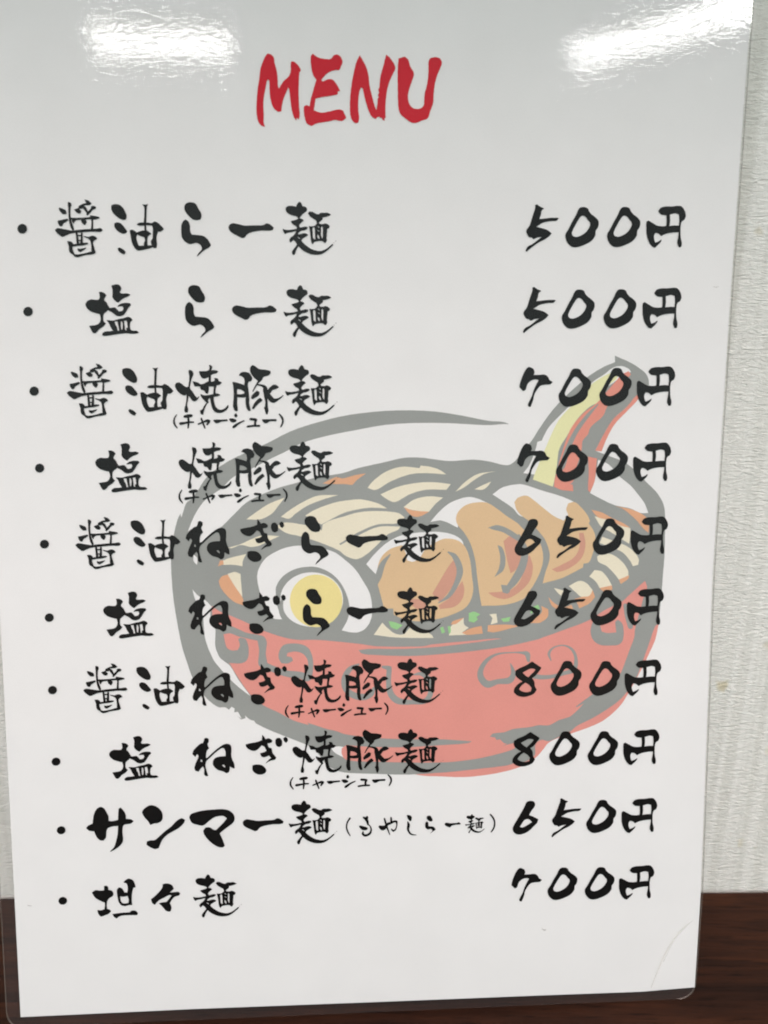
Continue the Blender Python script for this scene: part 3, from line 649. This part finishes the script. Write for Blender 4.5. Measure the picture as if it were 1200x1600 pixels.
G['8'] = (790, 1020, 8, [
 ('p', [(325,102),(360,125),(440,178),(410,220),(360,280),(320,305),(350,350),(358,410),(380,450),(350,495),(290,525),(220,538),(150,525),(100,485),(105,440),(150,385),(210,348),(160,315),(120,270),(120,215),(170,185),(250,150)],
   [(300,188),(350,190),(370,205),(330,250),(278,300),(240,275),(202,238)],
   [(240,360),(290,390),(322,430),(310,475),(250,485),(190,470),(158,445),(190,400)])])
G['ne'] = (280, 800, 6.667, [
 ('p', [(200,100),(220,90),(245,105),(245,130),(232,160),(240,190),(250,205),(225,235),(215,290),(220,322),(240,308),(300,250),(360,200),(420,165),(460,165),(485,185),(490,230),(488,290),(500,340),(520,385),(525,435),(500,428),(475,410),(465,470),(440,488),(400,465),(350,450),(305,410),(293,370),(310,325),(360,305),(430,300),(430,250),(415,210),(390,205),(330,245),(260,310),(220,350),(210,400),(225,470),(240,515),(215,515),(200,500),(200,440),(185,405),(160,430),(135,465),(105,455),(95,425),(110,370),(138,300),(130,275),(118,268),(103,298),(72,270),(85,230),(120,190),(160,155),(185,150),(195,125)],
   [(160,330),(178,335),(180,360),(155,356)],
   [(387,396),(410,390),(428,410),(423,430),(402,414)])])
G['gi'] = (280, 800, 6.667, [
 ('p', [(640,175),(680,165),(760,150),(815,130),(818,72),(840,100),(850,120),(890,112),(925,135),(915,155),(870,165),(885,210),(915,225),(925,270),(965,325),(955,345),(900,360),(855,388),(890,350),(915,330),(890,300),(840,318),(810,310),(795,275),(840,265),(865,250),(840,200),(810,185),(760,235),(720,245),(670,225),(645,200)]),
 ('p', [(712,440),(715,410),(750,402),(810,410),(850,445),(860,475),(840,500),(790,512),(750,500),(718,470)]),
 ('p', [(960,135),(975,110),(1005,108),(1028,140),(1028,190),(1000,208),(970,190)]),
 ('p', [(1045,115),(1065,97),(1085,110),(1092,140),(1075,160),(1055,145)])])
G['sa'] = (130, 1245, 6.667, [
 ('p', [(120,170),(150,115),(190,97),(225,115),(245,150),(265,190),(268,240),(300,245),(370,232),(372,170),(378,115),(395,103),(420,130),(445,175),(448,220),(500,225),(528,242),(500,265),(440,275),(420,290),(412,350),(418,440),(400,480),(350,525),(285,560),(330,510),(350,450),(365,380),(370,290),(310,295),(260,315),(245,350),(240,410),(215,442),(185,440),(150,410),(120,345),(70,340),(38,315),(60,290),(105,270),(110,230)])])
G['n'] = (130, 1245, 6.667, [
 ('p', [(618,150),(640,115),(700,80),(760,90),(810,130),(830,180),(820,235),(780,260),(740,265),(705,280),(680,240),(640,195)]),
 ('p', [(1030,215),(1062,230),(1050,260),(1000,310),(940,345),(880,380),(830,430),(805,480),(790,520),(755,530),(700,510),(665,485),(670,455),(700,445),(750,440),(800,400),(850,355),(920,300),(980,240)])])
G['ma'] = (290, 1245, 7.5, [
 ('p', [(50,230),(65,195),(110,175),(200,152),(320,140),(440,135),(510,150),(560,190),(575,240),(560,285),(500,335),(440,380),(400,415),(430,480),(460,560),(430,578),(360,560),(280,500),(225,430),(212,385),(240,350),(290,350),(330,375),(360,380),(400,340),(450,290),(490,240),(450,212),(400,210),(340,225),(280,265),(210,320),(150,315),(80,290)])])
G['lp'] = (530, 1255, 9.23, [('s', [(155,200,10),(117,260,8),(105,330,8),(125,400,8),(160,458,3)])])
G['mo'] = (530, 1255, 9.23, [
 ('s', [(350,190,12),(375,205,16),(392,225,18),(405,250,16),(412,285,11)]), ('s', [(400,182,14),(398,205,16)]),
 ('s', [(302,322,16),(345,345,25),(390,350,20)]),
 ('s', [(405,288,5),(435,305,6),(455,340,7),(457,385,10),(435,425,13),(375,450,15),(338,425,13),(345,395,7)])])
G['ya'] = (530, 1255, 9.23, [
 ('s', [(585,325,20),(625,342,32),(665,325,22),(690,290,18),(740,270,14),(800,245,12),(825,250,14),(828,300,6),(810,360,7),(778,385,11),(750,355,5)]),
 ('s', [(650,205,9),(665,260,11),(690,340,9),(728,440,4)]), ('s', [(745,190,9),(748,250,13)])])
G['shi'] = (530, 1255, 9.23, [
 ('s', [(985,165,12),(1012,192,29),(1022,228,16)]), ('s', [(985,250,5),(998,300,17),(990,360,13),(1020,420,10),(1060,438,6),(1110,442,2)])])
G['rp'] = (650, 1255, 8.571, [('s', [(990,135,8),(1032,190,9),(1048,250,8),(1035,320,8),(1000,372,5)])])
G['tan'] = (140, 1360, 8, [
 ('p', [(190,180),(215,178),(235,195),(238,230),(280,240),(300,265),(295,300),(250,330),(225,365),(218,420),(222,465),(260,480),(272,495),(240,525),(190,545),(150,560),(120,530),(105,480),(150,485),(195,470),(200,420),(198,385),(150,365),(80,325),(38,262),(80,235),(140,240),(190,235)]),
 ('p', [(430,132),(460,105),(495,90),(545,110),(570,160),(578,192),(550,200),(535,260),(530,340),(535,415),(500,415),(450,427),(400,415),(370,370),(355,300),(350,230),(370,200),(400,205),(430,240),(440,262),(480,265),(485,200),(470,150)],
   [(387,305),(430,310),(480,300),(495,340),(495,390),(450,400),(410,390),(390,350)]),
 ('p', [(295,530),(340,525),(420,515),(510,508),(530,490),(580,492),(605,515),(600,540),(520,540),(420,545),(370,560),(345,582),(315,565)])])
G['kuri'] = (140, 1360, 8, [
 ('p', [(920,160),(960,150),(1010,158),(1040,180),(1055,215),(1020,245),(1000,262),(1060,260),(1110,255),(1135,272),(1120,295),(1070,310),(1030,350),(1005,395),(1025,440),(1020,485),(1000,497),(960,485),(920,440),(875,395),(920,385),(965,380),(1000,340),(1035,295),(1000,290),(930,325),(880,350),(840,385),(820,412),(790,390),(775,345),(820,310),(880,250),(915,200)])])
G['dot'] = (28.5, 350.5, 1, [('p', [(7.5+7.2*math.cos(a), 7.5+7.2*math.sin(a)) for a in [i*math.pi/6 for i in range(12)]])])
G['M'] = (390, 75, 7.5, [
 ('p', [(215,75),(255,90),(285,130),(290,180),(315,270),(328,380),(330,450),(345,490),(400,400),(460,345),(485,280),(485,210),(490,168),(520,172),(565,210),(600,265),(582,300),(575,400),(572,550),(578,700),(585,790),(577,842),(552,818),(545,852),(520,810),(495,720),(480,600),(468,500),(455,460),(430,520),(400,590),(380,670),(370,748),(335,752),(280,700),(250,610),(238,500),(235,400),(220,370),(200,400),(185,480),(170,560),(160,660),(165,780),(165,890),(180,930),(130,905),(100,850),(85,740),(90,600),(100,480),(118,370),(130,260),(160,170),(190,105)])])
G['E'] = (390, 75, 7.5, [
 ('p', [(720,110),(740,78),(790,115),(850,135),(950,140),(985,100),(1020,88),(1060,110),(1085,170),(1065,230),(1050,265),(980,270),(900,310),(835,385),(860,405),(920,378),(970,382),(1020,440),(1058,510),(1030,515),(1030,550),(940,568),(850,580),(770,600),(758,680),(750,740),(840,768),(950,750),(1040,730),(1090,740),(1130,825),(1080,860),(1000,848),(940,862),(860,875),(780,890),(725,920),(670,885),(645,800),(640,700),(665,678),(705,695),(720,610),(750,500),(785,378),(750,330),(725,230)])])
G['N'] = (540, 75, 7.5, [
 ('p', [(165,100),(200,160),(240,240),(265,340),(275,440),(310,590),(340,700),(362,745),(375,650),(378,600),(390,590),(380,560),(392,530),(384,500),(396,470),(400,430),(410,340),(440,230),(475,90),(510,120),(560,190),(578,245),(550,310),(510,400),(480,510),(465,640),(462,760),(465,830),(445,815),(455,855),(430,845),(425,820),(405,826),(400,808),(370,815),(350,838),(300,800),(260,710),(225,590),(200,480),(182,465),(160,510),(145,620),(145,740),(155,820),(145,880),(115,888),(75,850),(55,770),(55,600),(70,450),(95,310),(130,170)])])
G['U'] = (540, 75, 7.5, [
 ('p', [(620,135),(690,112),(730,150),(750,220),(795,310),(770,400),(740,490),(725,570),(740,660),(780,710),(830,725),(880,715),(915,680),(925,550),(955,430),(970,300),(972,170),(990,130),(1050,118),(1100,135),(1122,180),(1105,240),(1070,320),(1040,430),(1025,560),(1020,650),(985,750),(955,830),(890,855),(830,880),(775,880),(700,830),(640,775),(618,690),(612,500),(610,300)])])

def build_glyph(key, name, m=None, amp=0.12):
    x0, y0, sc, items = G[key]
    k = Ink(ZI); k.grow = {'shou': 0.5, 'note': 0.4}.get(key, 0.34); xs = []; ys = []
    for it in items:
        if it[0] == 'p':
            loops = [[(x0+x/sc, y0+y/sc) for x, y in l] for l in it[1:]]
            k.poly(loops[0], tuple(loops[1:]), amp, 0.8)
            xs += [q[0] for q in loops[0]]; ys += [q[1] for q in loops[0]]
        else:
            pts = [(x0+x/sc, y0+y/sc, rr/sc) for x, y, rr in it[1]]
            k.stroke(pts, amp*0.6, 0.7)
            xs += [q[0]-q[2] for q in pts]+[q[0]+q[2] for q in pts]; ys += [q[1]-q[2] for q in pts]+[q[1]+q[2] for q in pts]
    c = ((min(xs)+max(xs))/2, (min(ys)+max(ys))/2)
    o = k.build(name, m or ink, card, uv(*c)); return o, c

LAB = {'shou': 'kanji', 'yu': 'kanji', 'men': 'kanji', 'shio': 'kanji', 'yaki': 'kanji', 'buta': 'kanji', 'tan': 'kanji', 'kuri': 'kanji', 'en': 'kanji',
       'ra': 'kana', 'bar': 'kana', 'ne': 'kana', 'gi': 'kana', 'sa': 'kana', 'n': 'kana', 'ma': 'kana', 'mo': 'kana', 'ya': 'kana', 'shi': 'kana',
       'note': 'reading_note', 'dot': 'bullet', 'lp': 'bracket', 'rp': 'bracket'}
proto = {}
for key in G:
    if key in 'MENU' and len(key) == 1:
        build_glyph(key, 'letter', redink, 0.22); continue
    proto[key] = build_glyph(key, LAB.get(key, 'digit'))
def put(key, x, y, scale=1.0):
    src = proto[key][0]
    o = src.copy(); COL.objects.link(o); o.parent = card
    u, v = uv(x, y); o.location = (u, v, 0); o.scale = (scale, scale, 1)
    return o
ROWS = {
 'shou': [(141.8,610.8),(154.2,847.8),(165.5,1074.2)],
 'yu': [(231.5,611.7),(243.5,847),(251.5,1073.2)],
 'ra': [(312.5,487),(492.5,843.5),(494.6,956)],
 'bar': [(397.5,488.5),(573,844.2),(573.6,956.4),(411.3,1286.9)],
 'men': [(484.5,486),(486.5,609.5),(488.3,727.6),(654.4,840.6),(654.4,952.5),(654.1,1062.5),(654.8,1171.5),(489,1282.5),(340,1397)],
 'shio': [(190.5,730.5),(201.8,960),(210,1183.5)],
 'yaki': [(320.6,728.5),(493.7,1064.6),(495.3,1174.4)],
 'buta': [(407,727.6),(576.2,1063.4),(577.5,1172.5)],
 'note': [(364.6,774.3),(526.2,1108.3),(532.5,1220)],
 'ne': [(328.5,958.8),(331.6,1070.4),(334,1180.9)],
 'gi': [(412.9,957),(415,1067.8),(417.1,1177.7)],
 '5': [(841.7,484.5),(893,838),(889.5,949.5),(884.1,1275.5)],
 '0': [(973.4,355.1),(902.5,483),(967.5,482.5),(897.2,605.4),(960.6,604.2),(892.7,723),(955.2,722),(949.8,837.5),(946,948.2),(883.7,1058.4),(943.7,1058.5),
       (881.2,1167.5),(941,1167.2),(938.5,1273.7),(878,1378.7),(936,1378)],
 'en': [(1033,481.7),(1023.8,603.7),(1017.7,721.7),(1013.2,836.2),(1007.2,947.5),(1003.5,1058),(1001,1166.2),(998,1272.7),(993.7,1377)],
 '7': [(832.7,722.7),(822.2,1380.2)],
 '6': [(824.2,839.2),(823,950.5)],
 '8': [(821.2,1169.2)],
 'dot': [(45,487),(54.5,611),(63,731),(70.5,849.5),(78,964),(83,1077),(88.5,1188.5),(96.5,1295.5),(99,1405.5)],
}
for key, l in ROWS.items():
    for x, y in l: put(key, x, y)
# the small bracketed reading after the ninth dish
SM = {'ra': (672.3, 1286.6, .41), 'bar': (706.8, 1287.1, .405), 'men': (742.4, 1284.9, .44)}
for key, (x, y, s) in SM.items(): put(key, x, y, s)

# marks of use on the film: a bent-corner crease, specks and fine scratches
def faint(name, c, a):
    m = mat(name, c, 0.6, 0.2); m.node_tree.nodes['Principled BSDF'].inputs['Alpha'].default_value = a; return m
crease_m = faint('crease_mark', rgb(205, 194, 172), 0.18); speck_m = faint('speck_mark', rgb(160, 145, 125), 0.3)
k = Ink(0.00032); k.stroke([(1081,1436,.4),(1068,1446,.9),(1052,1464,1.1),(1038,1488,1.2),(1026,1515,1.0),(1016,1540,.5)], 0.08, 1.2); k.build('crease', crease_m, card)
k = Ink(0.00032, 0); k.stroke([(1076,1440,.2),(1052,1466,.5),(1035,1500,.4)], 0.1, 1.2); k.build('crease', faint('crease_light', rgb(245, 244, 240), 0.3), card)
for pts in ([(846,1449,.6),(850,1451,1.0),(852,1450,.5)], [(44,1412,.3),(48,1413,.5),(51,1413,.3)],
            [(1112,448,.3),(1117,449,.5),(1121,448,.3)]):
    k = Ink(0.00032); k.stroke(pts, 0.1, 1); k.build('speck', speck_m, card)
